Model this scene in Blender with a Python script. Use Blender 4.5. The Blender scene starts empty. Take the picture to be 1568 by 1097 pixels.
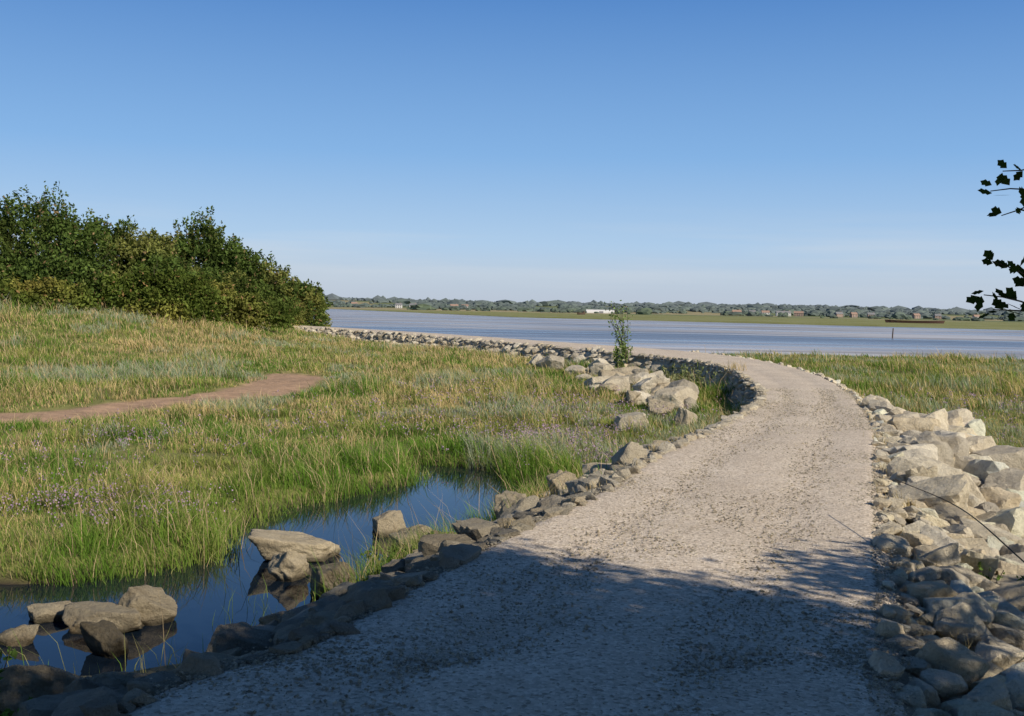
import bpy, math, numpy as np, bmesh
from mathutils import Matrix, Vector
rng=np.random.default_rng(7)
S=bpy.context.scene
# ------------------------------------------------------------------ helpers
def ss(a,b,x):
    t=np.clip((x-a)/(b-a),0,1); return t*t*(3-2*t)
def _h(i,j,k,s):
    n=(i*374761393+j*668265263+k*2147483647%4294967291+s*1274126177)&0xffffffff
    n=((n^(n>>13))*1274126177)&0xffffffff
    n=((n^(n>>16))*2246822519)&0xffffffff
    return ((n^(n>>15))&0xffffff)/float(0xffffff)
def vn(x,y,z=None,s=0):
    x=np.asarray(x,float);y=np.asarray(y,float)
    xi=np.floor(x).astype(np.int64);yi=np.floor(y).astype(np.int64)
    fx=x-xi;fy=y-yi
    fx=fx*fx*(3-2*fx);fy=fy*fy*(3-2*fy)
    if z is None:
        g=lambda a,b:_h(xi+a,yi+b,0,s)
        return (g(0,0)*(1-fx)+g(1,0)*fx)*(1-fy)+(g(0,1)*(1-fx)+g(1,1)*fx)*fy
    z=np.asarray(z,float);zi=np.floor(z).astype(np.int64);fz=z-zi;fz=fz*fz*(3-2*fz)
    def g(a,b,c): return _h(xi+a,yi+b,(zi+c)*1013,s)
    x00=g(0,0,0)*(1-fx)+g(1,0,0)*fx; x10=g(0,1,0)*(1-fx)+g(1,1,0)*fx
    x01=g(0,0,1)*(1-fx)+g(1,0,1)*fx; x11=g(0,1,1)*(1-fx)+g(1,1,1)*fx
    return (x00*(1-fy)+x10*fy)*(1-fz)+(x01*(1-fy)+x11*fy)*fz
def fbm(x,y,z=None,s=0,o=4):
    v=0;a=.5;t=0
    for i in range(o):
        v=v+a*vn(x*2**i,y*2**i,None if z is None else z*2**i,s+i*17);t+=a;a*=.5
    return v/t
def mesh_obj(name,verts,faces_flat,counts,cols=None,mat=None,smooth=False,parent=None):
    me=bpy.data.meshes.new(name)
    verts=np.asarray(verts,np.float32);nv=len(verts)
    me.vertices.add(nv);me.vertices.foreach_set('co',verts.ravel())
    fl=np.asarray(faces_flat,np.int32);counts=np.asarray(counts,np.int32)
    me.loops.add(len(fl));me.loops.foreach_set('vertex_index',fl)
    me.polygons.add(len(counts))
    st=np.concatenate([[0],np.cumsum(counts)[:-1]]).astype(np.int32)
    me.polygons.foreach_set('loop_start',st)
    try: me.polygons.foreach_set('loop_total',counts)
    except Exception: pass
    me.polygons.foreach_set('use_smooth',np.full(len(counts),bool(smooth)))
    me.update(calc_edges=True)
    if cols is not None:
        a=me.color_attributes.new('Col','FLOAT_COLOR','POINT')
        c=np.ones((nv,4),np.float32);c[:,:3]=cols
        a.data.foreach_set('color',c.ravel())
    ob=bpy.data.objects.new(name,me);S.collection.objects.link(ob)
    if mat: me.materials.append(mat)
    if parent: ob.parent=parent
    return ob
def grid_faces(nr,nc):
    i=np.arange(nr-1)[:,None]*nc+np.arange(nc-1)[None,:]
    f=np.stack([i,i+1,i+nc+1,i+nc],-1).reshape(-1,4)
    return f.ravel(),np.full(len(f),4)
def empty(name,loc=(0,0,0)):
    e=bpy.data.objects.new(name,None);e.location=loc;e.empty_display_size=.2
    S.collection.objects.link(e);return e
class NT:
    def __init__(s,name):
        s.m=bpy.data.materials.new(name);s.m.use_nodes=True;s.t=s.m.node_tree;s.t.nodes.clear()
        s.out=s.n('ShaderNodeOutputMaterial')
    def n(s,t,**k):
        nd=s.t.nodes.new(t)
        for a,b in k.items(): setattr(nd,a,b)
        return nd
    def l(s,a,b): s.t.links.new(a,b)
    def pos(s): return s.n('ShaderNodeNewGeometry').outputs['Position']
    def noise(s,scale,detail=4,rough=.6,vec=None,stretch=None):
        nd=s.n('ShaderNodeTexNoise');nd.inputs['Scale'].default_value=scale
        nd.inputs['Detail'].default_value=detail;nd.inputs['Roughness'].default_value=rough
        v=vec or s.pos()
        if stretch:
            mp=s.n('ShaderNodeMapping');mp.inputs['Scale'].default_value=stretch;s.l(v,mp.inputs[0]);v=mp.outputs[0]
        s.l(v,nd.inputs['Vector']);return nd.outputs['Fac']
    def ramp(s,f,stops):
        r=s.n('ShaderNodeValToRGB');s.l(f,r.inputs[0]);e=r.color_ramp.elements
        while len(e)<len(stops): e.new(.5)
        for q,(p,c) in zip(e,stops):
            q.position=p;q.color=(c[0],c[1],c[2],1) if not isinstance(c,(int,float)) else (c,c,c,1)
        return r.outputs[0]
    def mix(s,f,a,b,mode='MIX'):
        m=s.n('ShaderNodeMix',data_type='RGBA',blend_type=mode)
        for v,i in ((f,0),(a,6),(b,7)):
            if isinstance(v,(int,float)): m.inputs[i].default_value=v
            elif isinstance(v,tuple): m.inputs[i].default_value=(*v,1)
            else: s.l(v,m.inputs[i])
        return m.outputs[2]
    def attr(s): return s.n('ShaderNodeAttribute',attribute_name='Col').outputs['Color']
    def bump(s,h,dist,strength=1,nrm=None):
        b=s.n('ShaderNodeBump');b.inputs['Distance'].default_value=dist;b.inputs['Strength'].default_value=strength
        s.l(h,b.inputs['Height'])
        if nrm: s.l(nrm,b.inputs['Normal'])
        return b.outputs[0]
    def pbr(s,col,rough=.9,nrm=None,spec=.3,ior=None):
        p=s.n('ShaderNodeBsdfPrincipled')
        if isinstance(col,tuple): p.inputs['Base Color'].default_value=(*col,1)
        else: s.l(col,p.inputs['Base Color'])
        if isinstance(rough,(int,float)): p.inputs['Roughness'].default_value=rough
        else: s.l(rough,p.inputs['Roughness'])
        p.inputs['Specular IOR Level'].default_value=spec
        if ior: p.inputs['IOR'].default_value=ior
        if nrm: s.l(nrm,p.inputs['Normal'])
        s.l(p.outputs[0],s.out.inputs[0]);return p
def simple(name,col,rough=.85,var=.3,scale=3):
    n=NT(name);f=n.noise(scale)
    c=n.mix(f,tuple(np.array(col)*(1-var)),tuple(np.array(col)*(1+var)))
    n.pbr(c,rough);return n.m
def foliage_mat(name,trans=.3):
    n=NT(name);c=n.attr()
    d=n.n('ShaderNodeBsdfDiffuse');t=n.n('ShaderNodeBsdfTranslucent');m=n.n('ShaderNodeMixShader')
    n.l(c,d.inputs[0]);n.l(n.mix(1.0,c,(1.1,1.2,.5),'MULTIPLY'),t.inputs[0])
    m.inputs[0].default_value=trans;n.l(d.outputs[0],m.inputs[1]);n.l(t.outputs[0],m.inputs[2])
    n.l(m.outputs[0],n.out.inputs[0]);return n.m
# ------------------------------------------------------------------ materials
def path_mat():
    n=NT('gravel');p=n.pos()
    v=n.n('ShaderNodeTexVoronoi');v.inputs['Scale'].default_value=55;n.l(p,v.inputs['Vector'])
    v2=n.n('ShaderNodeTexVoronoi');v2.inputs['Scale'].default_value=120;n.l(p,v2.inputs['Vector'])
    sep=n.n('ShaderNodeSeparateColor');n.l(v.outputs['Color'],sep.inputs[0])
    c=n.ramp(sep.outputs[0],[(0,(.36,.295,.225)),(.2,(.57,.485,.385)),(.7,(.69,.595,.48)),(1,(.80,.71,.59))])
    big=n.ramp(n.noise(.8,6,.65),[(.3,(.84,.82,.80)),(.7,(1.05,1.04,1.03))])
    c=n.mix(1.0,c,big,'MULTIPLY')
    c=n.mix(n.ramp(n.noise(5,3),[(.5,0.0),(.8,.35)]),c,(.50,.41,.31))
    dk=n.ramp(n.noise(18,2),[(.66,0.0),(.73,.4)])
    c=n.mix(dk,c,(.26,.20,.15))
    h=n.mix(.5,v.outputs['Distance'],v2.outputs['Distance'])
    b=n.bump(h,.008,.7);b=n.bump(n.noise(5,6,.7),.025,.6,b)
    n.pbr(c,.95,b,.08);return n.m
def stone_mat(name='limestone'):
    n=NT(name);a=n.attr()
    f=n.ramp(n.noise(5,6,.65),[(.3,(.74,.71,.66)),(.5,(.97,.95,.92)),(.7,(1.12,1.11,1.08))])
    c=n.mix(1.0,a,f,'MULTIPLY')
    c=n.mix(n.ramp(n.noise(2.2,5),[(.57,0.0),(.77,.4)]),c,(.38,.28,.16))
    c=n.mix(n.ramp(n.noise(23,4),[(.60,0.0),(.74,.45)]),c,(.20,.18,.14))
    b=n.bump(n.noise(7,8,.75),.10,1.0);b=n.bump(n.noise(40,4),.014,.9,b)
    n.pbr(c,.92,b,.1);return n.m
def ground_mat():
    n=NT('earth');a=n.attr()
    f=n.ramp(n.noise(2.5,7,.7),[(.25,(.6,.6,.55)),(.75,(1.35,1.3,1.2))])
    c=n.mix(1.0,a,f,'MULTIPLY')
    b=n.bump(n.noise(9,6,.7),.06,.7)
    n.pbr(c,.95,b,.1);return n.m
M_path=path_mat();M_stone=stone_mat();M_ground=ground_mat()
M_grass=foliage_mat('grass_blades',.35);M_leaf=foliage_mat('leaves',.3);M_far=foliage_mat('far_leaves',.05)
M_bark=simple('bark',(.09,.07,.05),.9,.4,20)
# ------------------------------------------------------------------ layout (metres)
LP=np.array([(-2.7,-10),(-2.6,-3),(-2.3,1.2),(-1.49,4.2),(-1.0,4.95),(-.54,6.15),(.03,7.63),(.86,9.67),(1.63,11.9),(3.08,15.6),(4.4,19.3),(5.15,22.3),(5.98,28.1),(6.3,34),(5.16,39.4),(3.1,44.7),(-1.1,53.9),(-7.4,66),(-16.7,80),(-25.7,89.5),(-40,98)],float)
RP=np.array([(1.1,-10),(1.05,-3),(1.1,1.2),(1.60,4.37),(1.87,5.14),(2.26,6.37),(2.75,7.89),(3.45,9.98),(4.22,12.3),(5.4,16),(6.45,20),(7.1,22.8),(8.2,28.8),(8.65,36.2),(7.9,43),(5.6,48.5),(1.0,57),(-5.5,68.8),(-15,82.8),(-24,92.5),(-39,101)],float)
def catmull(P,k):
    Q=np.vstack([2*P[0]-P[1],P,2*P[-1]-P[-2]]);o=[]
    t=np.linspace(0,1,k,endpoint=False)[:,None]
    for i in range(len(P)-1):
        a,b,c,d=Q[i],Q[i+1],Q[i+2],Q[i+3]
        o.append(.5*((2*b)+(-a+c)*t+(2*a-5*b+4*c-d)*t**2+(-a+3*b-3*c+d)*t**3))
    o.append(P[-1:]);return np.vstack(o)
Lc=catmull(LP,4);Rc=catmull(RP,4)
POND=np.array([(-12,8.6),(-7,9.2),(-4.12,8.8),(-3.69,8.95),(-3.27,9.3),(-2.75,9.8),(-2.95,11.1),(-2.63,12.3),(-2.26,13.1),(-1.85,13.7),(-1.3,14.4),(-1.5,16.3),(-.1,15.9),(.3,13.8),(.15,12.2),(-.3,10.8),(-.95,9.4),(-1.35,8.4),(-1.72,7.5),(-2.0,7.0),(-2.45,6.6),(-2.93,6.5),(-3.4,6.5),(-7,6.0),(-12,6.2)],float)
def segdist(x,y,P,closed=False):
    d=np.full(x.shape,1e18);n=len(P)
    for i in range(n if closed else n-1):
        a=P[i];b=P[(i+1)%n];ab=b-a
        t=np.clip(((x-a[0])*ab[0]+(y-a[1])*ab[1])/(ab@ab),0,1)
        q=(x-a[0]-t*ab[0])**2+(y-a[1]-t*ab[1])**2
        np.minimum(d,q,out=d)
    return np.sqrt(d)
def inside(x,y,P):
    r=np.zeros(x.shape,bool);n=len(P)
    for i in range(n):
        a=P[i];b=P[(i+1)%n]
        if a[1]==b[1]: continue
        c=((a[1]>y)!=(b[1]>y))&(x<(b[0]-a[0])*(y-a[1])/(b[1]-a[1])+a[0])
        r^=c
    return r
PATHPOLY=np.vstack([Lc,Rc[::-1]])
DIRT=catmull(np.array([(-16,19.2),(-9.7,20.5),(-8.7,21.9),(-7.7,24.0),(-6.7,26.8),(-6.4,30),(-6.9,34.5)],float),4)
def wl(y): return 1.35-1.0*ss(13,18,y)+.5*ss(34,42,y)
def wr(y): return 1.7-.8*ss(18,24,y)+.4*ss(42,50,y)
def terrain(x,y):
    x=np.asarray(x,float);y=np.asarray(y,float);sh=x.shape;x=x.ravel();y=y.ravel()
    near=(np.abs(x)<75)&(y>-40)&(y<130)
    npn=(x>-14)&(x<3)&(y>4)&(y<18);ndt=(x>-18)&(x<-3)&(y>16)&(y<38)
    dL=np.full(x.shape,500.);dR=np.full(x.shape,500.);ins=np.zeros(x.shape,bool)
    dp=np.full(x.shape,500.);ip=np.zeros(x.shape,bool);dd=np.full(x.shape,500.)
    xn,yn=x[near],y[near]
    dL[near]=segdist(xn,yn,Lc);dR[near]=segdist(xn,yn,Rc);ins[near]=inside(xn,yn,PATHPOLY)
    dp[npn]=segdist(x[npn],y[npn],POND,True);ip[npn]=inside(x[npn],y[npn],POND);dd[ndt]=segdist(x[ndt],y[ndt],DIRT)
    left=dL<=dR
    left=np.where(~near,x<-20,left)
    d=np.where(ins,-np.minimum(dL,dR),np.minimum(dL,dR))
    n1=fbm(x*.35,y*.35,s=3)-.5;n2=fbm(x*1.7,y*1.7,s=5)-.5
    bl=-.62+.16*n1+.10*n2
    bl=bl+ss(9,23,-x)*ss(30,55,y)*1.85*(1-.5*ss(60,80,y))+ss(0,14,-y)*ss(5,12,-x)*.6
    br=-.60+.2*n1+.08*n2
    ysh=47+13*ss(5,13,x)+3*(vn(x*.12,y*0,s=9)-.5)
    sea=ss(-2,5,y-ysh)
    sea=sea*(1-ss(17,21,-x)*(1-ss(112,125,y)))
    br=br*(1-sea)+(-1.5)*sea
    bl=np.where(y>105,bl*(1-ss(105,125,y))-1.5*ss(105,125,y),bl)
    base=np.where(left,bl,br)
    base=np.where(y>125,-1.5,base)
    yf=np.where(x<0,325+np.minimum(-x*3.6,800),325-.75*np.minimum(x,150))+14*(fbm(x*.02,y*0,s=12)-.5)
    f=ss(-3,8,y-yf)*(y>150)
    hill=ss(1300,3300,y)*(9+20*fbm(x*.0012+5,y*.0006,s=21,o=3))+ss(3200,6000,y)*6
    base=np.where(f>0,base*(1-f)+(-.5+.4*n1+hill)*f,base)
    w=np.where(left,wl(y),wr(y))
    t=np.clip(d/w,0,1);t=t**.85
    z=np.where(near,base*t,base)
    pz=np.where(ip,-.80-.4*ss(0,.4,dp),-.80+ss(0,.35,dp)*.2)
    z=np.where(ip|(dp<.35),np.minimum(z,pz),z)
    z=np.where(dd<1.4,z-.04*(1-ss(1.,1.4,dd)),z)
    return [q.reshape(sh) for q in (z,d,left,w,ip,dp,dd,np.where(left,0,sea),f)]
# ------------------------------------------------------------------ ground sheet
def axis(lo,hi,a,b,step,ratio,top):
    c=list(np.arange(a,b,step));st=step;v=c[-1]
    while v<hi: st=min(st*ratio,top);v+=st;c.append(v)
    st=step;v=a;o=[]
    while v>lo: st=min(st*1.08,top);v-=st;o.append(v)
    return np.array(o[::-1]+c)
ax=np.array(axis(.12,9000,.13,9,.13,1.04,600))
xs=np.unique(np.round(np.concatenate([-ax,[0],ax]),4))
ys=axis(-60,9000,2,17,.13,1.022,300)
X,Y=np.meshgrid(xs,ys)
Z,D,LF,W,IP,DP,DD,SEA,FAR=terrain(X,Y)
Zt=Z-np.where(D<W,.10*(1-ss(.75,1,D/W)),0)
nz=fbm(X*.5,Y*.5,s=31);nz2=fbm(X*.09,Y*.09,s=33)
gr=np.stack([.17+.08*nz,.175+.08*nz,.065+.03*nz],-1)
st=np.array([.36,.32,.25]);mud=np.array([.12,.10,.075])
col=gr.copy()
def blend(c,t,k): t=t[...,None];return c*(1-t)+np.asarray(k)*t
col=blend(col,np.clip(1-ss(.9,1.25,D/W),0,1)*(np.abs(X)<100),st*.75)
shore=(1-ss(.8,1.5,DP))*(Y<9.6)*(X>-2.9)
col=blend(col,shore*.8,st*.45)
col=blend(col,np.where(IP|(DP<.15),1.,0.),mud*.5)
dm=(1-ss(.85,1.2,DD+1.0*(nz-.5)))
col=blend(col,dm,(.44,.30,.21))
col=blend(col,np.where((Y>40)&(Z<-.85)&(~IP),1.,0.),mud)
fieldn=vn(X*.006,Y*.0022,s=44)
fc=np.where((fieldn>.6)[...,None],np.array([.34,.30,.18]),np.array([.17,.20,.10]))
fc=np.where((Y<800)[...,None],np.array([.24,.25,.11])+.12*(nz2[...,None]-.5),fc)
col=np.where((FAR>.3)[...,None],fc,col)
fl,ct=grid_faces(*X.shape)
mesh_obj('ground',np.stack([X,Y,Zt],-1).reshape(-1,3),fl,ct,col.reshape(-1,3),M_ground,True)
# ------------------------------------------------------------------ path + embankment ribbons
L2=catmull(LP,26);R2=catmull(RP,26)
K=34
tt=np.linspace(-.03,1.03,K)
PX=L2[:,None,0]*(1-tt)+R2[:,None,0]*tt;PY=L2[:,None,1]*(1-tt)+R2[:,None,1]*tt
rut=-.012*np.exp(-((tt-.28)/.09)**2)-.012*np.exp(-((tt-.72)/.09)**2)
PZ=.012+rut[None,:]+.03*(fbm(PX*1.1,PY*1.1,s=61)-.5)
edge=np.minimum(tt,1-tt);PZ=PZ-np.clip(.02-edge,0,1)[None,:]*1.2
fl,ct=grid_faces(*PX.shape)
mesh_obj('gravel_path',np.stack([PX,PY,PZ],-1).reshape(-1,3),fl,ct,None,M_path,True)
def normals(P,sgn):
    t=np.gradient(P,axis=0);t/=np.linalg.norm(t,axis=1)[:,None]
    return np.stack([-t[:,1],t[:,0]],1)*sgn
def bank(name,P,sgn,wf,bright):
    N=normals(P,sgn);k=np.linspace(-.08,1.12,22)
    w=wf(P[:,1])
    off=k[None,:]*w[:,None]
    BX=P[:,None,0]+N[:,None,0]*off;BY=P[:,None,1]+N[:,None,1]*off
    z=terrain(BX,BY)[0]
    z=z+.14*(fbm(BX*2.3,BY*2.3,s=71)-.5)*np.clip(k*2,0,1)[None,:]
    z=z-.12*ss(1.0,1.12,k)[None,:]-.06*(k<0)[None,:]
    c=np.array([.48,.42,.32])[None,None]*(.75+.5*fbm(BX*3,BY*3,s=77))[...,None]*bright(BY)[...,None]
    fl,ct=grid_faces(*BX.shape)
    if sgn>0: fl=fl.reshape(-1,4)[:,::-1].ravel()
    mesh_obj(name,np.stack([BX,BY,z],-1).reshape(-1,3),fl,ct,c.reshape(-1,3),M_stone,True)
bank('stone_embankment',L2,1,wl,lambda y:.55+.45*ss(8,14,y));bank('stone_embankment',R2,-1,wr,lambda y:1.05+0*y)  # left bank: shade near the camera painted into the stone colour
# ------------------------------------------------------------------ water
def water_mat(pond):
    n=NT('pond_water' if pond else 'estuary_water')
    if pond:
        b=n.bump(n.noise(2.5,2),.003,.3)
        n.pbr((.006,.012,.022),.02,b,.5,1.33)
    else:
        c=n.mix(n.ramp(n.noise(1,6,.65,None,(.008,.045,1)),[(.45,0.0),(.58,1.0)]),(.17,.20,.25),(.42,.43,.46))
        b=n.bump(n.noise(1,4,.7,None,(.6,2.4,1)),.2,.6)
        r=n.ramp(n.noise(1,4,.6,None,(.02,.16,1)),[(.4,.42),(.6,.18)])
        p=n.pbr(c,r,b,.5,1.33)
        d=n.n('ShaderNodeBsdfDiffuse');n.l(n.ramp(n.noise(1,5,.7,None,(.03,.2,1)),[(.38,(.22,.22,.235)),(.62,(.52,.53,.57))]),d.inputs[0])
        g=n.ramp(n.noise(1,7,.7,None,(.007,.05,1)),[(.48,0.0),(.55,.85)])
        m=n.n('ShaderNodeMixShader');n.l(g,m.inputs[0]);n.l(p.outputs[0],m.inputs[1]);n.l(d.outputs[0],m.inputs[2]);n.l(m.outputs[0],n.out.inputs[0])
    return n.m
q=np.array([(-14,5.6,-.775),(.9,5.6,-.775),(.9,17,-.775),(-14,17,-.775)]);mesh_obj('pond_water',q,[0,1,2,3],[4],None,water_mat(True))
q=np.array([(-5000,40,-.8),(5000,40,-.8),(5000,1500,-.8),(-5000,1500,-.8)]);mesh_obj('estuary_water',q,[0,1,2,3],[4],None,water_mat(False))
# ------------------------------------------------------------------ rocks
def ico(k):
    bm=bmesh.new();bmesh.ops.create_icosphere(bm,subdivisions=k,radius=1)
    v=np.array([p.co[:] for p in bm.verts]);f=np.array([[q.index for q in p.verts] for p in bm.faces]);bm.free();return v,f
ICO={k:ico(k) for k in (1,2,3,4,5)}
CUBE=np.array([(1,0,0),(-1,0,0),(0,1,0),(0,-1,0),(0,0,1),(0,0,-1)],float)
def rock(k,size,rz,seed,cuts=8,rough=.22,jit=.34):
    r=np.random.default_rng(seed);v,f=ICO[k]
    N=np.vstack([CUBE+r.normal(0,jit,(6,3)),r.normal(size=(cuts,3))]);N/=np.linalg.norm(N,axis=1)[:,None]
    dd=np.concatenate([r.uniform(.55,.72,6),r.uniform(.62,.92,cuts)])
    dots=v@N.T
    rr=np.where(dots>.08,dd/np.maximum(dots,.08),9)
    mn=rr.min(1)
    rad=mn*(np.sum((rr/mn[:,None])**-70.,axis=1))**(-1/70.)
    o=r.uniform(0,50,3)
    rad*=1+rough*(fbm(v[:,0]*2.6+o[0],v[:,1]*2.6+o[1],v[:,2]*2.6+o[2],s=3,o=5)-.5)
    w=v*rad[:,None]
    w/=np.abs(w).max(0)
    w=w*np.array(size)
    tilt=r.uniform(-.3,.3,2)
    m=np.array(Matrix.Rotation(rz,3,'Z')@Matrix.Rotation(tilt[0],3,'X')@Matrix.Rotation(tilt[1],3,'Y'))
    return w@m.T,f
PAL=np.array([(.66,.59,.46),(.72,.65,.51),(.60,.54,.43),(.66,.57,.42),(.54,.49,.40),(.74,.68,.56)])
def rocks_obj(name,items,mat=M_stone,bright=lambda y:1.):
    V=[];F=[];C=[];o=0
    for (pos,size,rz,seed,k) in items:
        v,f=rock(k,size,rz,seed);V.append(v+np.array(pos));F.append(f+o);o+=len(v)
        c=PAL[seed%len(PAL)]*(.85+.3*((seed*37)%10)/10)*bright(pos[1])
        C.append(np.tile(np.minimum(c,.86),(len(v),1)))
    F=np.vstack(F);return mesh_obj(name,np.vstack(V),F.ravel(),np.full(len(F),3),np.vstack(C),mat,False)
def scatter_bank(P,sgn,wf,y0,y1,d0,d1,smin,smax,n,seed,sink=.3,flat=.65,pack=.75,kk=None,zoff=0):
    r=np.random.default_rng(seed);N=normals(P,sgn);ok=np.where((P[:,1]>=y0)&(P[:,1]<=y1))[0]
    seg=np.linalg.norm(np.diff(P,axis=0,append=P[-1:]),axis=1)[ok];pr=np.cumsum(seg/seg.sum())
    G=np.zeros((n,3));c=0
    for t in range(n*12):
        if c>=n: break
        i=ok[min(np.searchsorted(pr,r.random()),len(ok)-1)];s=r.uniform(smin,smax)*(1 if r.random()>.25 else .6);dd=r.uniform(d0,d1)
        j=min(i+1,len(P)-1);a=r.random();x,y=(P[i]*(1-a)+P[j]*a)+N[i]*dd
        if c and np.any((x-G[:c,0])**2+(y-G[:c,1])**2<(pack*(s+G[:c,2]))**2): continue
        G[c]=(x,y,s);c+=1
    G=G[:c];z=terrain(G[:,0],G[:,1])[0]
    items=[]
    for (x,y,s),zz in zip(G,z):
        sx=s*r.uniform(.9,1.35);sy=s*r.uniform(.7,1.05);sz=s*flat*r.uniform(.75,1.2)
        k=kk or (5 if y<8 and s>.2 else 4 if y<12 and s>.10 else 3 if y<30 else 2)
        items.append(((x,y,zz+sz*(1-2*sink)+zoff),(sx,sy,sz),r.uniform(0,6.28),int(r.integers(1,99999)),k))
    return items
it=scatter_bank(R2,-1,wr,7.5,21,.36,1.9,.22,.40,230,1,sink=.30,pack=.54,flat=.78)
it+=scatter_bank(R2,-1,wr,2.5,7.6,.32,1.8,.16,.28,90,12,sink=.34,pack=.54,flat=.7)
it+=scatter_bank(R2,-1,wr,2.5,21,.15,1.8,.08,.17,380,2,sink=.3,pack=.48,zoff=.06)
it+=scatter_bank(R2,-1,wr,2.5,9,.0,1.6,.03,.07,420,22,sink=.3,pack=.5,zoff=.02,kk=2)
it+=scatter_bank(R2,-1,wr,2.5,45,.0,.22,.06,.12,360,3,sink=.35,pack=.6)
it+=scatter_bank(R2,-1,wr,21,46,.1,.7,.10,.20,110,33,sink=.35,pack=.6)
rocks_obj('rock_revetment',it,bright=lambda y:1.2)
it=scatter_bank(L2,1,wl,2.5,14,-.02,.20,.07,.14,190,4,sink=.40,pack=.6)
it+=scatter_bank(L2,1,wl,2.5,13,.2,1.30,.12,.28,230,5,sink=.38,pack=.56,flat=.6)
it+=scatter_bank(L2,1,wl,2.5,16,-.1,.6,.04,.07,300,6,sink=.3,pack=.6)
rocks_obj('stone_edging',it,bright=lambda y:.58+.34*float(ss(7.5,12,y)))  # stones near the camera coloured darker, painting in the shade there
it=scatter_bank(L2,1,wl,14,40,-.06,.12,.08,.14,280,7,sink=.40,pack=.6,flat=.5)
it+=scatter_bank(L2,1,wl,19,38,.12,.32,.10,.16,90,8,sink=.55,pack=.6,flat=.5,zoff=-.03)
rocks_obj('stone_wall_edging',it,bright=lambda y:.85)
it=scatter_bank(L2,1,wl,40,97,-.08,.2,.14,.30,300,9,sink=.60,pack=.5,flat=.5)
it+=scatter_bank(L2,1,wl,38,97,.2,1.1,.14,.36,420,19,sink=.55,pack=.6,flat=.6)
rocks_obj('causeway_stones',it,bright=lambda y:.88)
r=np.random.default_rng(11)
it=[]
spec=[(2.3,20.3,.40),(3.1,22.5,.38),(3.4,21.0,.3),(4.0,19.4,.34),(3.7,24.5,.55),(3.0,25.5,.45),(4.2,26.5,.55),(3.6,27.8,.62),(2.8,28.6,.5),(4.4,29.5,.55),(3.9,31.5,.6),(3.0,32.0,.5),(2.4,30.5,.42),(4.4,33.0,.5),(3.8,34.8,.55),(3.1,36,.5),(2.2,37.0,.5),(3.2,39,.5),(1.4,39.5,.5),(1.0,42,.5),(1.9,42.0,.45),(3.0,16.7,.30),(2.75,17.5,.24),(1.35,12.2,.3),(1.75,13.1,.22),(2.0,14.2,.2),(2.4,34.3,.4),(3.3,18.2,.22)]
for x,y,s in spec:
    z=float(terrain(np.array([x]),np.array([y]))[0][0])
    sz=s*r.uniform(.5,.8)
    it.append(((x,y,z+sz*.5),(s*r.uniform(.9,1.2),s*r.uniform(.7,1),sz),r.uniform(0,6.28),int(r.integers(1,9999)),4))
for x,y,s in spec[4:16]:
    z=float(terrain(np.array([x]),np.array([y]))[0][0])
    for _ in range(3):
        a=r.uniform(0,6.28);s2=s*r.uniform(.35,.75)
        it.append(((x+math.cos(a)*s*.8-.1,y+math.sin(a)*s*.8,z+s*r.uniform(.2,.6)),(s2*1.1,s2*.8,s2*.6),r.uniform(0,6.28),int(r.integers(1,9999)),3))
rocks_obj('rock_pile',it,bright=lambda y:.85)
B=[(-2.0,10.05,.44,.32,.28,1.),(-1.89,9.3,.20,.19,.28,.9),(-1.26,11.2,.20,.18,.26,.8),(-.95,10.45,.26,.22,.26,.75),(-.60,10.35,.22,.2,.26,.5),(-1.42,8.7,.27,.24,.34,.45),(-2.93,7.75,.30,.2,.20,.7),(-2.70,7.95,.22,.2,.28,.65),(-2.69,7.2,.17,.14,.22,.25),(-3.40,7.95,.18,.13,.14,.7),(-3.42,7.4,.20,.14,.14,.6),(-2.55,5.75,.34,.24,.30,.7),(-2.0,5.75,.25,.2,.22,.6),(.05,10.5,.22,.2,.34,.8),(.56,11.1,.22,.2,.34,.9),(.32,10.1,.14,.14,.2,.6)]
for i,(x,y,a,b,h,br) in enumerate(B):
    v,f=rock(5,(a,b,h*.62),[.2,1.,2.,.5,.8,1.4,.1,.6,2.2,.3,.1,.5,.2,.9,1.2,.7][i],300+i*7,12,.36,.32)
    z=float(terrain(np.array([x]),np.array([y]))[0][0]);z=max(z,-.80) if i<11 else z
    v=v+np.array([x,y,z+h*.40])
    c=np.tile(np.array([.60,.52,.38])*br,(len(v),1))
    wet=1-ss(-.76,-.69,v[:,2])
    c=c*(1-.75*wet[:,None])
    mesh_obj('boulder',v,f.ravel(),np.full(len(f),3),c,M_stone,True)
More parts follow.
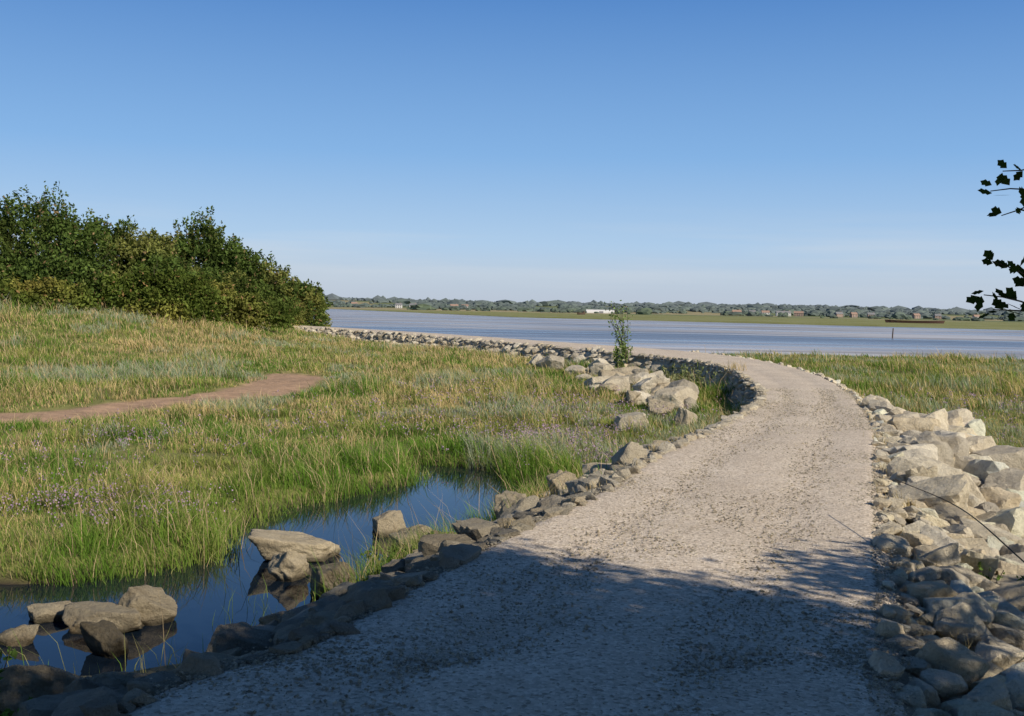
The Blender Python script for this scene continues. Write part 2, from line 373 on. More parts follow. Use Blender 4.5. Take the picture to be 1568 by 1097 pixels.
def pebbles(n):
    r=np.random.default_rng(21)
    i=(r.random(n)**1.3*(len(L2)*.56-60)+60).astype(int);t=r.random(n)
    m=r.random(n)<.35;t=np.where(m,np.where(r.random(n)<.5,r.random(n)**2*.12,1-r.random(n)**2*.12),t)
    x=L2[i,0]*(1-t)+R2[i,0]*t+r.normal(0,.06,n);y=L2[i,1]*(1-t)+R2[i,1]*t+r.normal(0,.06,n)
    s=(.004+.010*r.random(n)**3)*(1+.03*np.maximum(y-5,0))
    o=np.array([(1,0,0),(-1,0,0),(0,1,0),(0,-1,0),(0,0,1),(0,0,-1)],float)
    V=o[None]*s[:,None,None]*r.uniform(.6,1.3,(n,6,1))
    a=r.uniform(0,6.28,n);ca,sa=np.cos(a)[:,None],np.sin(a)[:,None]
    VX=V[...,0]*ca-V[...,1]*sa+x[:,None];VY=V[...,0]*sa+V[...,1]*ca+y[:,None];VZ=V[...,2]*.6+(.008+s*.2)[:,None]
    f=np.array([(0,2,4),(2,1,4),(1,3,4),(3,0,4),(2,0,5),(1,2,5),(3,1,5),(0,3,5)])
    F=(f[None]+np.arange(n)[:,None,None]*6).reshape(-1,3)
    c=PAL[r.integers(0,6,n)]*r.uniform(.65,1.2,n)[:,None]
    mesh_obj('gravel_stones',np.stack([VX,VY,VZ],-1).reshape(-1,3),F.ravel(),np.full(len(F),3),np.repeat(c,6,0),M_stone)
pebbles(46000)
# ------------------------------------------------------------------ grass
def blades(name,x,y,z,h,w,lean,c,seed):
    r=np.random.default_rng(seed);n=len(x)
    a=r.uniform(0,6.28,n);la=r.normal(2.5,1.3,n)
    dx,dy=np.cos(a)*w*.5,np.sin(a)*w*.5
    lx,ly=np.cos(la)*lean*h,np.sin(la)*lean*h
    V=np.empty((n,5,3))
    V[:,0]=np.stack([x-dx,y-dy,z-.02],-1);V[:,1]=np.stack([x+dx,y+dy,z-.02],-1)
    mx,my,mz=x+lx*.35,y+ly*.35,z+h*.58
    V[:,2]=np.stack([mx+dx*.75,my+dy*.75,mz],-1);V[:,3]=np.stack([mx-dx*.75,my-dy*.75,mz],-1)
    V[:,4]=np.stack([x+lx,y+ly,z+h*np.sqrt(np.clip(1-(lean*.55)**2,.2,1))],-1)
    b=np.arange(n)*5
    F=np.stack([b,b+1,b+2,b+3,b+3,b+2,b+4],-1)
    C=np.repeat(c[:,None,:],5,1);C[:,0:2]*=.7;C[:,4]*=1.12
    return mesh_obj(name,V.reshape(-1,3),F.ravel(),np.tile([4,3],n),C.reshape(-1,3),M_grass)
def grass_color(x,y,r):
    n=len(x)
    a=fbm(x*.22,y*.13,s=81);b=fbm(x*.7,y*.45,s=83);k=r.random(n);c2=fbm(x*1.6,y*1.1,s=85,o=3)
    green=np.array([.15,.26,.045]);olive=np.array([.29,.33,.085]);straw=np.array([.66,.50,.26]);dark=np.array([.07,.12,.03]);pale=np.array([.36,.40,.28])
    c=np.tile(olive,(n,1))
    g=ss(.38,.54,b+.22*(k-.5));c=c*(1-g[:,None])+green*g[:,None]
    sprob=np.clip(.09+ss(.47,.60,a)*.42+ss(.56,.68,c2)*.35+ss(30,50,y)*.10,0,.85)
    s=(r.random(n)<sprob);c[s]=straw*r.uniform(.7,1.15,(s.sum(),1))
    dk=(c2<.38)&(r.random(n)<.6);c[dk]=c[dk]*.5
    d=r.random(n)<.08;c[d]=dark
    return c*r.uniform(.75,1.25,n)[:,None],pale
def make_grass(n,seed,side,y0,y1,p=-.6):
    r=np.random.default_rng(seed);u=r.random(n);e=p+1
    y=(y0**e+u*(y1**e-y0**e))**(1/e)
    if side=='L': x=r.uniform(-.62,.22,n)*y-r.random(n)*1.5*(y<14)
    else: x=r.uniform(.10,.62,n)*y+1
    z,d,lf,w,ip,dp,dd,sea,far=terrain(x,y)
    t=.45*(vn(x*2.,y*2.,s=91)-.5)
    edge_ok=d>w*.95+t*1.2
    edge_ok|=(d>.3)&(r.random(n)<.05)&(y>10)
    inp=ip&(dp>.08+.35*r.random(n)**3)
    ok=edge_ok&(~inp)&(z>-1.1)&(dd>1.0+t*1.3)&(d<400)&(lf if side=='L' else ~lf)&(sea<.55)&(y<112)
    ok&=~((vn(x*.9,y*.6,s=93)<.20)&(r.random(n)<.75))
    if side=='L':
        nearshore=(y<9.4)&(x>-4.5)&(y<8.9-.2*(x+4))&(dp<2.2)
        ok&=~(nearshore&(r.random(n)<.985))
    x,y,z,dp,d,dd=x[ok],y[ok],z[ok],dp[ok],d[ok],dd[ok];m=len(x)
    z=np.maximum(z,-.85)
    c,pale=grass_color(x,y,r)
    hn=fbm(x*.8,y*.8,s=95)*.5+.5*fbm(x*2.4,y*2.4,s=96,o=2)
    hn=ss(.15,.85,hn)
    h=(.04+.25*hn**1.2)*r.uniform(.4,1.3,m)
    lush=(1-ss(.1,1.6,dp))*(y<17)
    h*=1+.8*lush
    c=c*(1-.55*lush[:,None])+np.array([.15,.28,.04])*(.55*lush[:,None])
    h*=.5+.5*ss(0,1.0,dd-.9)
    pc=(fbm(x*.5+9,y*.3,s=97)>.58)&(y>15)&(r.random(m)<.7);c[pc]=pale*r.uniform(.7,1.2,(pc.sum(),1))
    sh_=r.random(m)<.06;h[sh_]*=1.6;c[sh_]=np.array([.64,.48,.30])*r.uniform(.7,1.1,(sh_.sum(),1))
    tall=(fbm(x*.35+3,y*.25,s=99)>.57)&(y>22);h[tall]*=1.8
    h*=1+1.3*ss(38,52,y)*ss(12,20,-x)*ss(.35,.6,vn(x*.5,y*.5,s=100))
    w=.0058*np.maximum(y/9,1)**.85*r.uniform(.6,1.4,m)
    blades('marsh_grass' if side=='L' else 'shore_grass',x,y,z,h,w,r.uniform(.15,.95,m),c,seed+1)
make_grass(620000,101,'L',6.,112.)
make_grass(160000,103,'R',6.,80.)
def tufts():
    r=np.random.default_rng(61);X_=[];Y_=[];Z_=[];H_=[];C_=[]
    L=[(.30,10.9,.34,120,1,.16),(.75,11.7,.22,70,1,.14),(1.7,12.6,.2,60,1,.1),(2.55,15.2,.3,90,1,.2),(4.3,20.8,.35,90,1,.2),(-2.1,8.3,.30,14,0,.25),(-1.85,7.9,.28,10,0,.2),(-2.4,11.2,.26,18,0,.25),(-2.1,12.2,.26,16,0,.2),(-1.0,9.0,.25,40,0,.12),(-.85,9.9,.25,40,0,.12),
       (2.35,5.5,.12,40,1,.12),(2.75,6.9,.12,60,1,.12),(3.05,8.0,.12,70,1,.12),(3.5,9.4,.14,80,1,.14),(4.0,11.0,.16,80,1,.2),(4.8,13.6,.16,80,1,.2),(5.7,16.2,.16,70,1,.2),(6.4,19,.2,70,1,.2),(7.3,22.4,.25,80,1,.3),(6.3,30.5,.3,80,1,.4),(.0,8.1,.14,40,1,.1),(.75,9.8,.14,50,1,.12),(1.2,11.0,.14,50,1,.12),(2.0,13.2,.16,50,1,.14)]
    for x,y,h,n,s,sp in L:
        xx=r.normal(x,sp*.5,n);yy=r.normal(y,sp*.9,n);zz=terrain(xx,yy)[0];X_.append(xx);Y_.append(yy);Z_.append(np.maximum(zz,-.85));H_.append(h*r.uniform(.5,1.2,n)*(1+.0*y))
        C_.append((np.array([.60,.46,.26]) if s else np.array([.17,.25,.06]))*r.uniform(.6,1.2,(n,1)))
    x=np.concatenate(X_);y=np.concatenate(Y_);n=len(x)
    blades('grass_tufts',x,y,np.concatenate(Z_),np.concatenate(H_),.0055*np.maximum(y/9,1)**.8,r.uniform(.2,.9,n),np.vstack(C_),62)
tufts()
def lavender():
    r=np.random.default_rng(55);V=[];C=[]
    cl=[(-3.6,10.6,.5,60),(-4.6,11,.6,70),(.2,16.8,1.2,150),(1.0,18,1.2,110),(1.2,15.2,.6,40),(-5.5,16,2,90),(12.5,24,3,150),(10,20,2,80),(2.0,22,1.5,90),(-2.,20,2,80),(-.5,26,3,130),(-6,13,1.5,50)]
    pts=[]
    for x,y,s,n in cl: pts.append(np.stack([r.normal(x,s*.6,n),r.normal(y,s*.8,n)],-1))
    P=np.vstack(pts);z,d,lf,w,ip,dp,*_=terrain(P[:,0],P[:,1]);k=(d>w)&(~ip)
    P=P[k];z=z[k]
    for (x,y),zz in zip(P,z):
        for _ in range(7):
            c=np.array([x+r.normal(0,.04),y+r.normal(0,.04),zz+r.uniform(.16,.31)]);s=.010*(1+max(0,y-10)*.04)
            a=r.normal(size=3);a/=np.linalg.norm(a);b=np.cross(a,r.normal(size=3));b/=np.linalg.norm(b)
            V+= [c-a*s,c-b*s,c+a*s,c+b*s];C+=[np.array([.42,.29,.42])*r.uniform(.7,1.3)]*4
    n=len(V)//4;mesh_obj('sea_lavender',np.array(V),np.arange(n*4),np.full(n,4),np.array(C),M_leaf)
lavender()
# ------------------------------------------------------------------ bushes / trees
def leaf_quads(c,s,r,up=0.):
    n=len(c);a=r.normal(size=(n,3));a/=np.linalg.norm(a,axis=1)[:,None]
    b=np.cross(a,r.normal(size=(n,3)));b/=np.linalg.norm(b,axis=1)[:,None]
    s=np.broadcast_to(s,(n,))[:,None]
    V=np.stack([c-a*s,c-b*s*.5-a*s*.1,c+a*s,c+b*s*.5-a*s*.1],1)
    return V.reshape(-1,3)
def tube(path,radii,k=6):
    P=np.array(path,float);n=len(P);t=np.gradient(P,axis=0);t/=np.linalg.norm(t,axis=1)[:,None]
    ref=np.array([.3,.9,.2]);V=[]
    for i in range(n):
        u=np.cross(t[i],ref);u/=np.linalg.norm(u);v=np.cross(t[i],u)
        for j in range(k):
            a=2*math.pi*j/k;V.append(P[i]+(u*math.cos(a)+v*math.sin(a))*radii[i])
    F=[]
    for i in range(n-1):
        for j in range(k): F.append((i*k+j,i*k+(j+1)%k,(i+1)*k+(j+1)%k,(i+1)*k+j))
    return np.array(V),np.array(F)
def tubes_obj(name,lst,mat,parent=None,k=6):
    V=[];F=[];o=0
    for p,rr in lst:
        v,f=tube(p,rr,k);V.append(v);F.append(f+o);o+=len(v)
    F=np.vstack(F);return mesh_obj(name,np.vstack(V),F.ravel(),np.full(len(F),4),None,mat,True,parent)
def limb(a,b,r,n=7,j=.06):
    a=np.array(a,float);b=np.array(b,float);t=np.linspace(0,1,n)[:,None];L=np.linalg.norm(b-a)
    p=a*(1-t)+b*t+r.normal(0,j*L,(n,3))*np.sin(t*math.pi)*.6;return p
def bush(name,base,blobs,n,leaf,seed,tint=(1,1,1),mat=None,zs=1.):
    r=np.random.default_rng(seed);e=empty(name,base);base=np.array(base)
    blobs=[(b[0],b[1],b[2]*zs,b[3],b[4],b[5]*zs) for b in blobs]
    vol=np.array([b[3]*b[4]*b[5] for b in blobs])**.67;vol/=vol.sum()
    C=[];K=[];T=[]
    for b,v in zip(blobs,vol):
        m=int(n*v);d=r.normal(size=(m,3));d/=np.linalg.norm(d,axis=1)[:,None]
        d[:,2]=np.where(d[:,2]<-.6,-d[:,2],d[:,2])
        o=r.uniform(0,99,3)
        lump=fbm(d[:,0]*4+o[0],d[:,1]*4+o[1],d[:,2]*4+o[2],s=seed,o=4)
        rad=(.25+1.45*lump)*(1-.30*r.random(m)**1.6)
        p=np.array(b[:3])+d*rad[:,None]*np.array(b[3:6])
        for _ in range(int(46*v*len(blobs)/3)+8):
            dd=r.normal(size=3);dd[2]=abs(dd[2])+.2;dd/=np.linalg.norm(dd)
            q0=np.array(b[:3])+dd*np.array(b[3:6])*.8;q1=q0+(dd+np.array([0,0,.5]))*r.uniform(.3,1.1)*b[5]*.3
            k=int(m*.004)+6;t=r.random((k,1));T.append((np.array([q0,(q0+q1)/2,q1]),[.02,.012,.004]))
            p=np.vstack([p,q0*(1-t)+q1*t+r.normal(0,.08,(k,3))])
        m=len(p)
        cl=vn(p[:,0]*1.4,p[:,1]*1.4,p[:,2]*1.4,s=seed+3)
        keep=(cl>.30)|(r.random(m)<.3)
        shade=.35+1.05*cl
        col=np.array([.10,.15,.038])*shade[:,None]
        big=vn(p[:,0]*.5,p[:,1]*.5,p[:,2]*.5,s=seed+5)
        ol=ss(.45,.8,big)[:,None];col=col*(1-ol)+np.array([.25,.26,.08])*shade[:,None]*ol
        br=r.random(m)<.03;col[br]=np.array([.30,.21,.11])
        C.append(p[keep]);K.append((col*r.uniform(.7,1.3,(m,1))*np.array(tint))[keep])
    C=np.vstack(C);K=np.vstack(K);k=C[:,2]>-.1;C=C[k];K=K[k]
    V=leaf_quads(C,leaf*r.uniform(.6,1.3,len(C)),r);nn=len(C)
    mesh_obj('foliage',V,np.arange(nn*4),np.full(nn,4),np.repeat(K,4,0),mat or M_leaf,False,e)
    st=T
    for b in blobs:
        p=limb((b[0]*.6,b[1]*.6,-.3),(b[0],b[1],b[2]+b[5]*.5),r);st.append((p,np.linspace(.09,.02,len(p))*max(1,b[5]*.6)))
    tubes_obj('stems',st,M_bark,e);return e
def gz(x,y): return float(terrain(np.array([float(x)]),np.array([float(y)]))[0][0])
def put(name,x,y,blobs,n,leaf,seed,**k):
    return bush(name,(x,y,gz(x,y)-.1),blobs,n,leaf,seed,**k)
put('hawthorn_bush',-26,56,[(-2.5,0,2.2,3.4,2.5,3.2),(1.0,.5,2.6,2.4,2.2,3.5),(2.8,0,2.0,2.4,2.2,2.9),(-5.5,1,2.4,3.4,2.6,3.0),(-1,-1.2,1.0,4,2,2.0),(3,-1.2,1.0,2.4,2,2.0)],58000,.105,201,zs=.92)
put('hawthorn_bush',-20.8,59,[(-1.4,0,2.2,2.1,2,3.1),(.8,0,1.8,1.9,1.8,2.9),(2.0,-.6,1.1,1.7,1.5,2.0),(0,-1.2,.8,2.6,1.6,1.6)],32000,.105,205,zs=.88)
put('hawthorn_bush',-24.5,84,[(0,0,3.0,2.8,2.6,4.7),(-2.6,0,2.4,2.4,2.4,3.9),(2.3,0,2.4,2.4,2.2,3.8),(0,-1.5,1.5,4.5,2,2.6)],46000,.14,209,zs=.96)
put('elder_bush',-20.2,86,[(0,0,1.8,2.8,2.2,3.2),(2.0,0,1.3,2.2,2,2.4),(-2,0,2.0,2.6,2,3.2)],30000,.14,213,zs=.98)
put('bramble_bush',-18.9,86,[(2.3,1,1.0,1.7,2,2.2),(0,-1,1.2,2.6,1.8,2.2)],20000,.13,217,tint=(1.1,1.02,1))
put('bramble_bush',-25.5,52,[(0,0,.3,3.0,1.4,1.5),(3.0,.8,.5,2.0,1.2,1.4),(-4,0,.9,2.4,1.4,1.7)],18000,.10,221,tint=(1.2,1.05,.9),zs=.8)
put('bramble_bush',-19.2,55.2,[(-.9,0,.5,1.6,1.0,1.5),(2.2,.8,.5,1.7,1.2,1.6),(.7,.5,.8,1.8,1.2,1.8)],20000,.10,225,tint=(1.2,1.08,.9))
put('bramble_bush',-17.2,63,[(0,0,.6,2.4,1.4,1.6),(2.2,.8,.4,2.0,1.2,1.0)],14000,.11,226,tint=(1.1,1.02,.9))
put('bramble_bush',-27.5,80,[(0,0,1.4,4.4,1.8,3.0),(4,-.5,1.0,3.4,1.6,2.2)],26000,.13,229)
put('bramble_bush',-20.5,78,[(0,0,.9,3.2,1.6,2.2),(2.6,2,.6,2.2,1.4,1.5)],20000,.12,231,tint=(1.1,1.02,1))
def stem_plant(name,x,y,hh,nst,nl,leaf,seed,spread=.25,col=(.12,.19,.05)):
    r=np.random.default_rng(seed);z=gz(x,y);e=empty(name,(x,y,z));T=[];C=[]
    for i in range(nst):
        a=r.uniform(0,6.28);q=r.uniform(.3,1)*spread*hh;top=(math.cos(a)*q,math.sin(a)*q,hh*r.uniform(.65,1))
        p=limb((0,0,-.05),top,r,8,.03);T.append((p,np.linspace(.010,.003,8)*max(1,hh)*.7))
        for _ in range(nl):
            t=r.uniform(.15,1)*7;k=min(int(t),6);f=t-k;C.append(p[k]*(1-f)+p[k+1]*f+r.normal(0,.035*hh,3))
    C=np.array(C);V=leaf_quads(C,leaf*r.uniform(.6,1.3,len(C)),r);n=len(C)
    K=np.array(col)*r.uniform(.5,1.5,(n,1))
    mesh_obj('foliage',V,np.arange(n*4),np.full(n,4),np.repeat(K,4,0),M_leaf,False,e);tubes_obj('stems',T,M_bark,e,5)
stem_plant('willow_sapling',4.35,40.4,2.4,9,60,.055,301,.38,(.20,.28,.09))
stem_plant('weed_plant',3.9,39.5,1.0,10,50,.06,302,.6,(.2,.26,.09))
stem_plant('weed_plant',-1.05,9.35,.38,9,28,.03,303,.7)
stem_plant('weed_plant',-2.72,5.55,.42,7,22,.028,304,.6,(.12,.20,.05))
stem_plant('weed_plant',-2.4,5.2,.26,6,18,.024,305,.7,(.12,.20,.05))
stem_plant('weed_plant',3.25,7.2,.22,8,20,.022,306,1.1)
stem_plant('weed_plant',4.3,28.2,.9,10,40,.05,307,.8,(.22,.23,.12))
stem_plant('weed_plant',5.3,31,.8,10,40,.05,311,.8,(.22,.25,.12))
def leaf_shape(c,d,s,r):
    d=d/np.linalg.norm(d);u=np.cross(d,r.normal(size=3));u/=np.linalg.norm(u)
    pts=[(0,0),(.18,.16),(.38,.34),(.48,.22),(.70,.33),(.80,.17),(1,0),(.80,-.17),(.70,-.33),(.48,-.22),(.38,-.34),(.18,-.16)]
    return [c+d*a*s+u*b*s for a,b in pts]
def shade_tree(name,trunk,h,blobs,nleaf,leaf,seed,sprays=()):
    r=np.random.default_rng(seed);z=gz(*trunk);e=empty(name,(trunk[0],trunk[1],z));o=np.array([trunk[0],trunk[1],z]);T=[]
    fork=np.array([0,0,h*.35]);T.append((limb((0,0,-.2),fork,r,6,.04),np.linspace(.17,.12,6)));C=[]
    for b in blobs:
        c=np.array(b[:3])-o;p=limb(fork,c,r,8,.08);T.append((p,np.linspace(.09,.03,8)));w=b[6] if len(b)>6 else 1
        for _ in range(16):
            d=r.normal(size=3);d/=np.linalg.norm(d);q=c+d*np.array(b[3:6])*r.uniform(.5,.95)
            T.append((limb(c*.75+p[5]*.25,q,r,6,.06),np.linspace(.022,.005,6)))
            m=int(nleaf*w/len(blobs)/16);C.append(q+r.normal(size=(m,3))*np.array(b[3:6])*(.25 if w>.4 else .17))
    C=np.vstack(C);V=leaf_quads(C,leaf*r.uniform(.6,1.3,len(C)),r);n=len(C)
    K=np.array((.06,.10,.02))*r.uniform(.6,1.4,(n,1))
    mesh_obj('foliage',V,np.arange(n*4),np.full(n,4),np.repeat(K,4,0),M_leaf,False,e)
    LV=[];
    for sp in sprays:
        a=np.array(sp[0])-o
        for q in sp[1]:
            q=np.array(q)-o;p=limb(a,q,r,9,.03);T.append((p,np.linspace(.008,.002,9)))
            for k in range(3,9):
                for _ in range(sp[2]):
                    d=(p[k]-p[k-1])/np.linalg.norm(p[k]-p[k-1])+r.normal(0,.7,3)
                    LV.append(leaf_shape(p[k]+r.normal(0,.01,3),d,r.uniform(.045,.075),r))
        p=limb(np.array([0,0,h*.35]),a,r,8,.04);T.append((p,np.linspace(.06,.009,8)))
    if LV:
        n=len(LV);V=np.array(LV).reshape(-1,3);K=np.array((.035,.06,.018))*r.uniform(.7,1.3,(n,1))  # spray leaves coloured darker than the crown, their shade painted in
        mesh_obj('branch_leaves',V,np.arange(n*12),np.full(n,12),np.repeat(K,12,0),M_leaf,False,e)
    tubes_obj('branches',T,M_bark,e,6)
shade_tree('added_shade_tree',(5.6,1.2),4.2,[(4.1,2.3,3.4,1.1,1.0,.8,1.1),(5.5,2.0,3.1,1.2,1.1,.8,.38),(3.7,.9,3.5,1.1,1.0,.8,1.1),(5.3,.4,3.3,1.1,1.0,.8,.8),(5.9,3.9,2.6,1.1,1.0,.5,.3)],50000,.055,401,
  [((2.6,4.5,2.25),[(1.97,4.5,2.13),(2.02,4.5,2.03),(2.04,4.55,2.22)],2),((2.6,4.6,1.62),[(1.99,4.5,1.84),(1.96,4.5,1.70),(2.05,4.4,1.80),(2.0,4.5,1.64)],3)])
shade_tree('added_shade_tree',(7.5,-2.5),5.5,[(6.0,-1.,4.4,1.5,1.4,1.1),(7.8,-2.2,4.8,1.5,1.4,1.2),(6.,-3.5,4.,1.4,1.4,1.),(4.4,-1.4,4.8,1.4,1.2,.8)],34000,.08,403)
shade_tree('added_shade_tree',(3.2,-5.5),6.5,[(2.0,-3.,4.8,1.8,1.6,1.2),(4.2,-5.,5.2,2.0,1.8,1.6),(.5,-6,4.6,2,1.6,1.8),(3,-6,3,2,1.6,1.5),(.6,-.8,5.3,1.9,1.5,.7),(-1.6,-.8,5.2,1.9,1.5,.7),(1.4,.9,5.4,1.5,1.1,.5)],46000,.10,405)  # unseen; crowns over the camera added to cut sky light on the path
shade_tree('added_shade_tree',(-4.8,-4.5),6.,[(-4.2,-4.,4.0,1.8,1.6,1.8),(-6,-5.,4.2,2.0,1.8,1.8),(-3,-6,5,2,1.6,1.8),(-5,-5,2.2,2.2,1.8,1.5),(-3.2,-1.6,4.8,1.8,1.5,.9)],32000,.10,407)  # unseen tree behind the camera, added to block sky light
tubes_obj('bramble_stem',[(catmull(np.array([(2.95,8.2,.36),(2.95,7.0,.36),(2.9,6.0,.24),(2.85,5.1,.12),(2.75,4.4,-.1)]),8),np.linspace(.003,.006,33))],M_bark)
# ------------------------------------------------------------------ far shore
def far_trees():
    r=np.random.default_rng(77);v,f=ICO[1];v2,f2=ICO[2];V=[];F=[];C=[];o=0
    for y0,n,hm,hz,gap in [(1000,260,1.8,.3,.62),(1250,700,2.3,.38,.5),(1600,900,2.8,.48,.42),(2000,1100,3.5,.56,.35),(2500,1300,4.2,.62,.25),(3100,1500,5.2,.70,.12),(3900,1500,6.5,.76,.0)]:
        X_=r.uniform(-.5,.58,n)*y0;k=vn(X_/(y0*.035),X_*0+y0*.1,s=8)>=gap;X_=X_[k]
        Y_=y0*(1+r.normal(0,.04,len(X_)));Z_=terrain(X_,Y_)[0]
        for x,y,z in zip(X_,Y_,Z_):
            h=hm*r.uniform(.5,1.3)*(1.7 if r.random()<.05 else 1);w=h*r.uniform(.8,3.2)
            vv,ff=(v2,f2) if y0<2200 else (v,f);kk=r.uniform(0,90)
            q=vv*np.array([w,w*.7,h])*(1+.9*(vn(vv[:,0]*2.3+kk,vv[:,1]*2.3,vv[:,2]*2.3+kk*.7,s=4)-.5))[:,None]
            V.append(q+np.array([x,y,z+h*.6]));F.append(ff+o);o+=len(vv)
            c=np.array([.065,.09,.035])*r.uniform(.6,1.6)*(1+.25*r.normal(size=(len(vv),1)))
            C.append(np.clip(c,.01,1)*(1-hz)+np.array([.18,.215,.25])*hz)  # aerial haze painted into the tree colour, stronger on farther rows
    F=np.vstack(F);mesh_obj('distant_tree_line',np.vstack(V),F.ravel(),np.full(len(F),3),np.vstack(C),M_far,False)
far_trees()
M_white=simple('white_render',(.66,.65,.63));M_brick=simple('brick',(.38,.28,.23));M_tile=simple('roof_tile',(.34,.23,.18));M_slate=simple('slate',(.22,.22,.23));M_glass=simple('window_glass',(.08,.09,.10),.2)
def box(name,c,s,mat,par):
    x,y,z=s[0]/2,s[1]/2,s[2]/2
    V=[(c[0]+a*x,c[1]+b*y,c[2]+d*z) for a in(-1,1) for b in(-1,1) for d in(-1,1)]
    return mesh_obj(name,V,[0,1,3,2,4,6,7,5,0,4,5,1,2,3,7,6,0,2,6,4,1,5,7,3],[4]*6,None,mat,False,par)
def house(x,y,w,d,h,rot,wall,roof,name='house'):
    e=empty(name,(x,y,gz(x,y)-.2));e.rotation_euler[2]=rot
    box('walls',(0,0,h/2),(w,d,h),wall,e);rh=d*.42
    V=[(-w/2-.4,-d/2-.4,h),(w/2+.4,-d/2-.4,h),(w/2+.4,d/2+.4,h),(-w/2-.4,d/2+.4,h),(-w/2-.4,0,h+rh),(w/2+.4,0,h+rh)]
    mesh_obj('roof',V,[0,1,5,4,2,3,4,5,0,4,3,1,2,5,0,3,2,1],[4,4,3,3,4],None,roof,False,e)
    box('chimney',(w*.3,0,h+rh),(.8,.8,1.6),M_brick,e)
    nw=max(2,int(w/3))
    for i in range(nw):
        for lv in (h*.28,h*.74): box(f'window_{i}',(-w/2+w*(i+.5)/nw,-d/2-.03,lv),(1.1,.06,1.2),M_glass,e)
    box('door',(0.2,-d/2-.04,1),(1,.08,2),M_slate,e)
r=np.random.default_rng(5)
HZ=[(-165,1560,9,M_white),(-145,1570,10,M_white),(-85,1560,11,M_brick),(-70,1575,9,M_white),(-250,1700,9,M_white)]
HZ+=[(x_,1480+r.uniform(-25,25),r.uniform(8,13),[M_white,M_brick,M_brick][int(r.integers(0,3))]) for x_ in (310,326,345,362,378,398,452,470,492,520,560,590,640)]
for x_,y_,w_,m_ in HZ: house(x_,y_,w_,6.5,4.6,r.uniform(-.3,.3),m_,[M_tile,M_slate][int(r.integers(0,2))])
e=empty('white_barn',(88,1080,gz(88,1080)));V=[];n=12
for xx in (-15,15):
    for i in range(n+1):
        a=math.pi*i/n;V.append((xx,-6*math.cos(a),1.0+2.6*math.sin(a)))
    V+=[(xx,6,0),(xx,-6,0)]
m=n+3;F=[];cn=[]
for i in range(m): F+=[i,(i+1)%m,m+(i+1)%m,m+i];cn.append(4)
F+=list(range(m))+list(range(2*m-1,m-1,-1));cn+=[m,m]
mesh_obj('shell',V,F,cn,None,M_white,False,e);box('door',(0,-6.05,1.0),(4,.1,2.0),M_slate,e)
def hull(name,x,y,z,L,Wd,H,mat,rot,cabin=None):
    e=empty(name,(x,y,z));e.rotation_euler[2]=rot;st=[]
    for t in np.linspace(-1,1,13):
        k=max(.08,1-abs(t)**3.5);wv=Wd/2*k;sheer=H*(1+.3*t*t)
        st.append([(t*L/2,-wv,sheer),(t*L/2*.96,-wv*.75,0),(t*L/2*.96,wv*.75,0),(t*L/2,wv,sheer)])
    V=np.array(st).reshape(-1,3);F=[];
    for i in range(12):
        for j in range(3): F+=[i*4+j,i*4+j+1,i*4+j+5,i*4+j+4]
    for i in range(12): F+=[i*4+0,i*4+4,i*4+7,i*4+3]
    mesh_obj('hull',V,F,[4]*48,None,mat,False,e)
    if cabin: box('cabin',(L*.3,0,H*1.3),(L*.12,Wd*.5,H*.8),cabin,e)
M_rust=simple('rusty_steel',(.08,.045,.035));M_wood=simple('old_wood',(.10,.07,.05))
hull('barge',152,408,gz(152,408)-.1,23,4.5,.9,M_rust,.03,None)
hull('wrecked_boat',37,585,gz(37,585)-.1,5,2,1.2,M_wood,.4,M_wood)
tubes_obj('marker_post',[(np.array([(43,122,-1.6),(43,122,-.4),(43.05,122,.35)]),[.07,.07,.06])],M_wood)
# ------------------------------------------------------------------ sun, sky, camera
EL=math.radians(33);sx,sy=.76,-.65;nn=math.hypot(sx,sy);sx/=nn;sy/=nn
sd=Vector((sx*math.cos(EL),sy*math.cos(EL),math.sin(EL)))
ld=bpy.data.lights.new('sun','SUN');ld.energy=5.0;ld.angle=math.radians(.53);ld.color=(1,.90,.74)
lo=bpy.data.objects.new('sun',ld);lo.rotation_euler=(-sd).to_track_quat('-Z','Y').to_euler();S.collection.objects.link(lo)
w=bpy.data.worlds.new('World');S.world=w;w.use_nodes=True;t=w.node_tree;t.nodes.clear()
o=t.nodes.new('ShaderNodeOutputWorld');bg=t.nodes.new('ShaderNodeBackground');bg.inputs[1].default_value=.10
sk=t.nodes.new('ShaderNodeTexSky');sk.sky_type='NISHITA';sk.sun_disc=False;sk.sun_elevation=EL;sk.sun_rotation=math.atan2(sx,sy)
sk.air_density=1.0;sk.dust_density=.3;sk.ozone_density=3
tc=t.nodes.new('ShaderNodeTexCoord');sp=t.nodes.new('ShaderNodeSeparateXYZ');t.links.new(tc.outputs['Generated'],sp.inputs[0])
rp=t.nodes.new('ShaderNodeValToRGB');t.links.new(sp.outputs[2],rp.inputs[0])
stops=[(0.0,(.48,.55,.68)),(.03,(.50,.60,.74)),(.06,(.42,.60,.83)),(.14,(.23,.45,.79)),(.28,(.085,.245,.60)),(.42,(.04,.12,.33)),(1,(.015,.05,.14))]
els=rp.color_ramp.elements
while len(els)<len(stops): els.new(.5)
for q_,(p_,c_) in zip(els,stops): q_.position=p_;q_.color=(*c_,1)
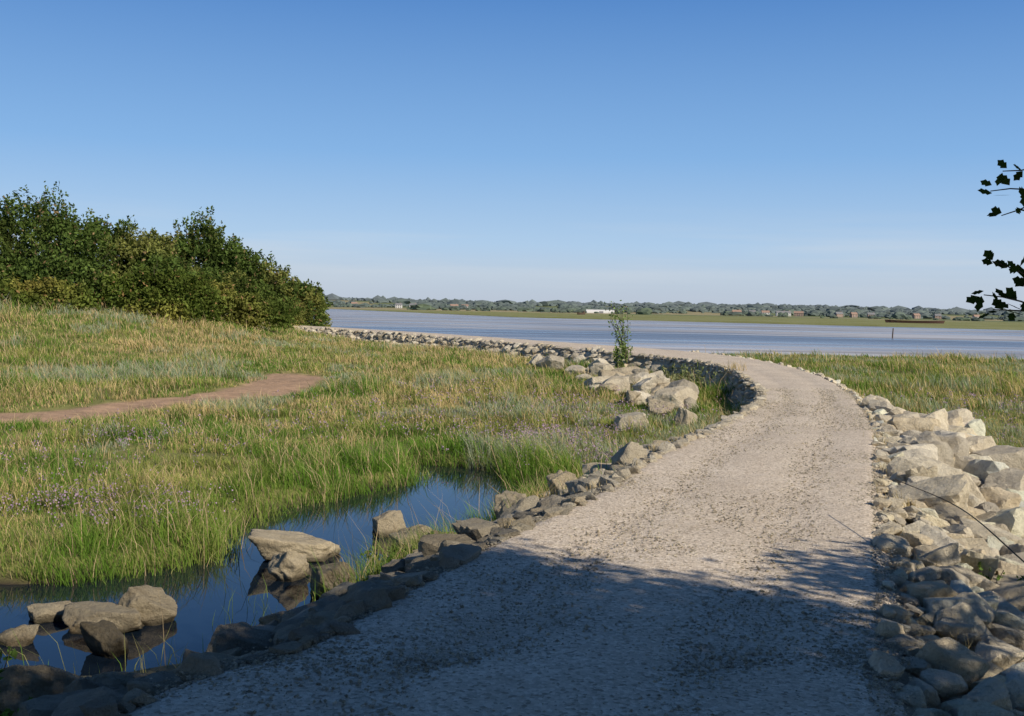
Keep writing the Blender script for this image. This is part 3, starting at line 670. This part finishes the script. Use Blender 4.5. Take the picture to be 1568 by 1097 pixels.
mp=t.nodes.new('ShaderNodeMapping');mp.inputs['Scale'].default_value=(1.2,1.2,22);t.links.new(tc.outputs['Generated'],mp.inputs[0])
nz_=t.nodes.new('ShaderNodeTexNoise');nz_.inputs['Scale'].default_value=2.2;nz_.inputs['Detail'].default_value=5;t.links.new(mp.outputs[0],nz_.inputs['Vector'])
r1=t.nodes.new('ShaderNodeValToRGB');t.links.new(nz_.outputs['Fac'],r1.inputs[0]);r1.color_ramp.elements[0].position=.42;r1.color_ramp.elements[1].position=.66
r2=t.nodes.new('ShaderNodeValToRGB');t.links.new(sp.outputs[2],r2.inputs[0]);ee=r2.color_ramp.elements;ee.new(.5)
for q_,(p_,c_) in zip(ee,[(0.01,.1),(.045,.6),(.10,0.)]): q_.position=p_;q_.color=(c_,c_,c_,1)
mm=t.nodes.new('ShaderNodeMath');mm.operation='MULTIPLY';t.links.new(r1.outputs[0],mm.inputs[0]);t.links.new(r2.outputs[0],mm.inputs[1])
mc=t.nodes.new('ShaderNodeMix');mc.data_type='RGBA';t.links.new(mm.outputs[0],mc.inputs[0]);t.links.new(rp.outputs[0],mc.inputs[6]);mc.inputs[7].default_value=(.62,.68,.77,1)
vs=t.nodes.new('ShaderNodeVectorMath');vs.operation='SCALE';vs.inputs['Scale'].default_value=10;t.links.new(mc.outputs[2],vs.inputs[0])
mx=t.nodes.new('ShaderNodeMix');mx.data_type='RGBA';mx.inputs[0].default_value=.90;t.links.new(sk.outputs[0],mx.inputs[6]);t.links.new(vs.outputs[0],mx.inputs[7])
t.links.new(mx.outputs[2],bg.inputs[0]);t.links.new(bg.outputs[0],o.inputs[0])
cd=bpy.data.cameras.new('camera');cam=bpy.data.objects.new('camera',cd);S.collection.objects.link(cam);S.camera=cam
cd.sensor_width=36;cd.lens=37.9;cd.clip_end=20000;cd.clip_start=.05
cam.matrix_world=Matrix.Translation((0,0,1.6))@Matrix.Rotation(math.radians(90-2.58),4,'X')@Matrix.Rotation(math.radians(1.15),4,'Z')
S.view_settings.view_transform='Standard';S.view_settings.look='None';S.view_settings.exposure=0
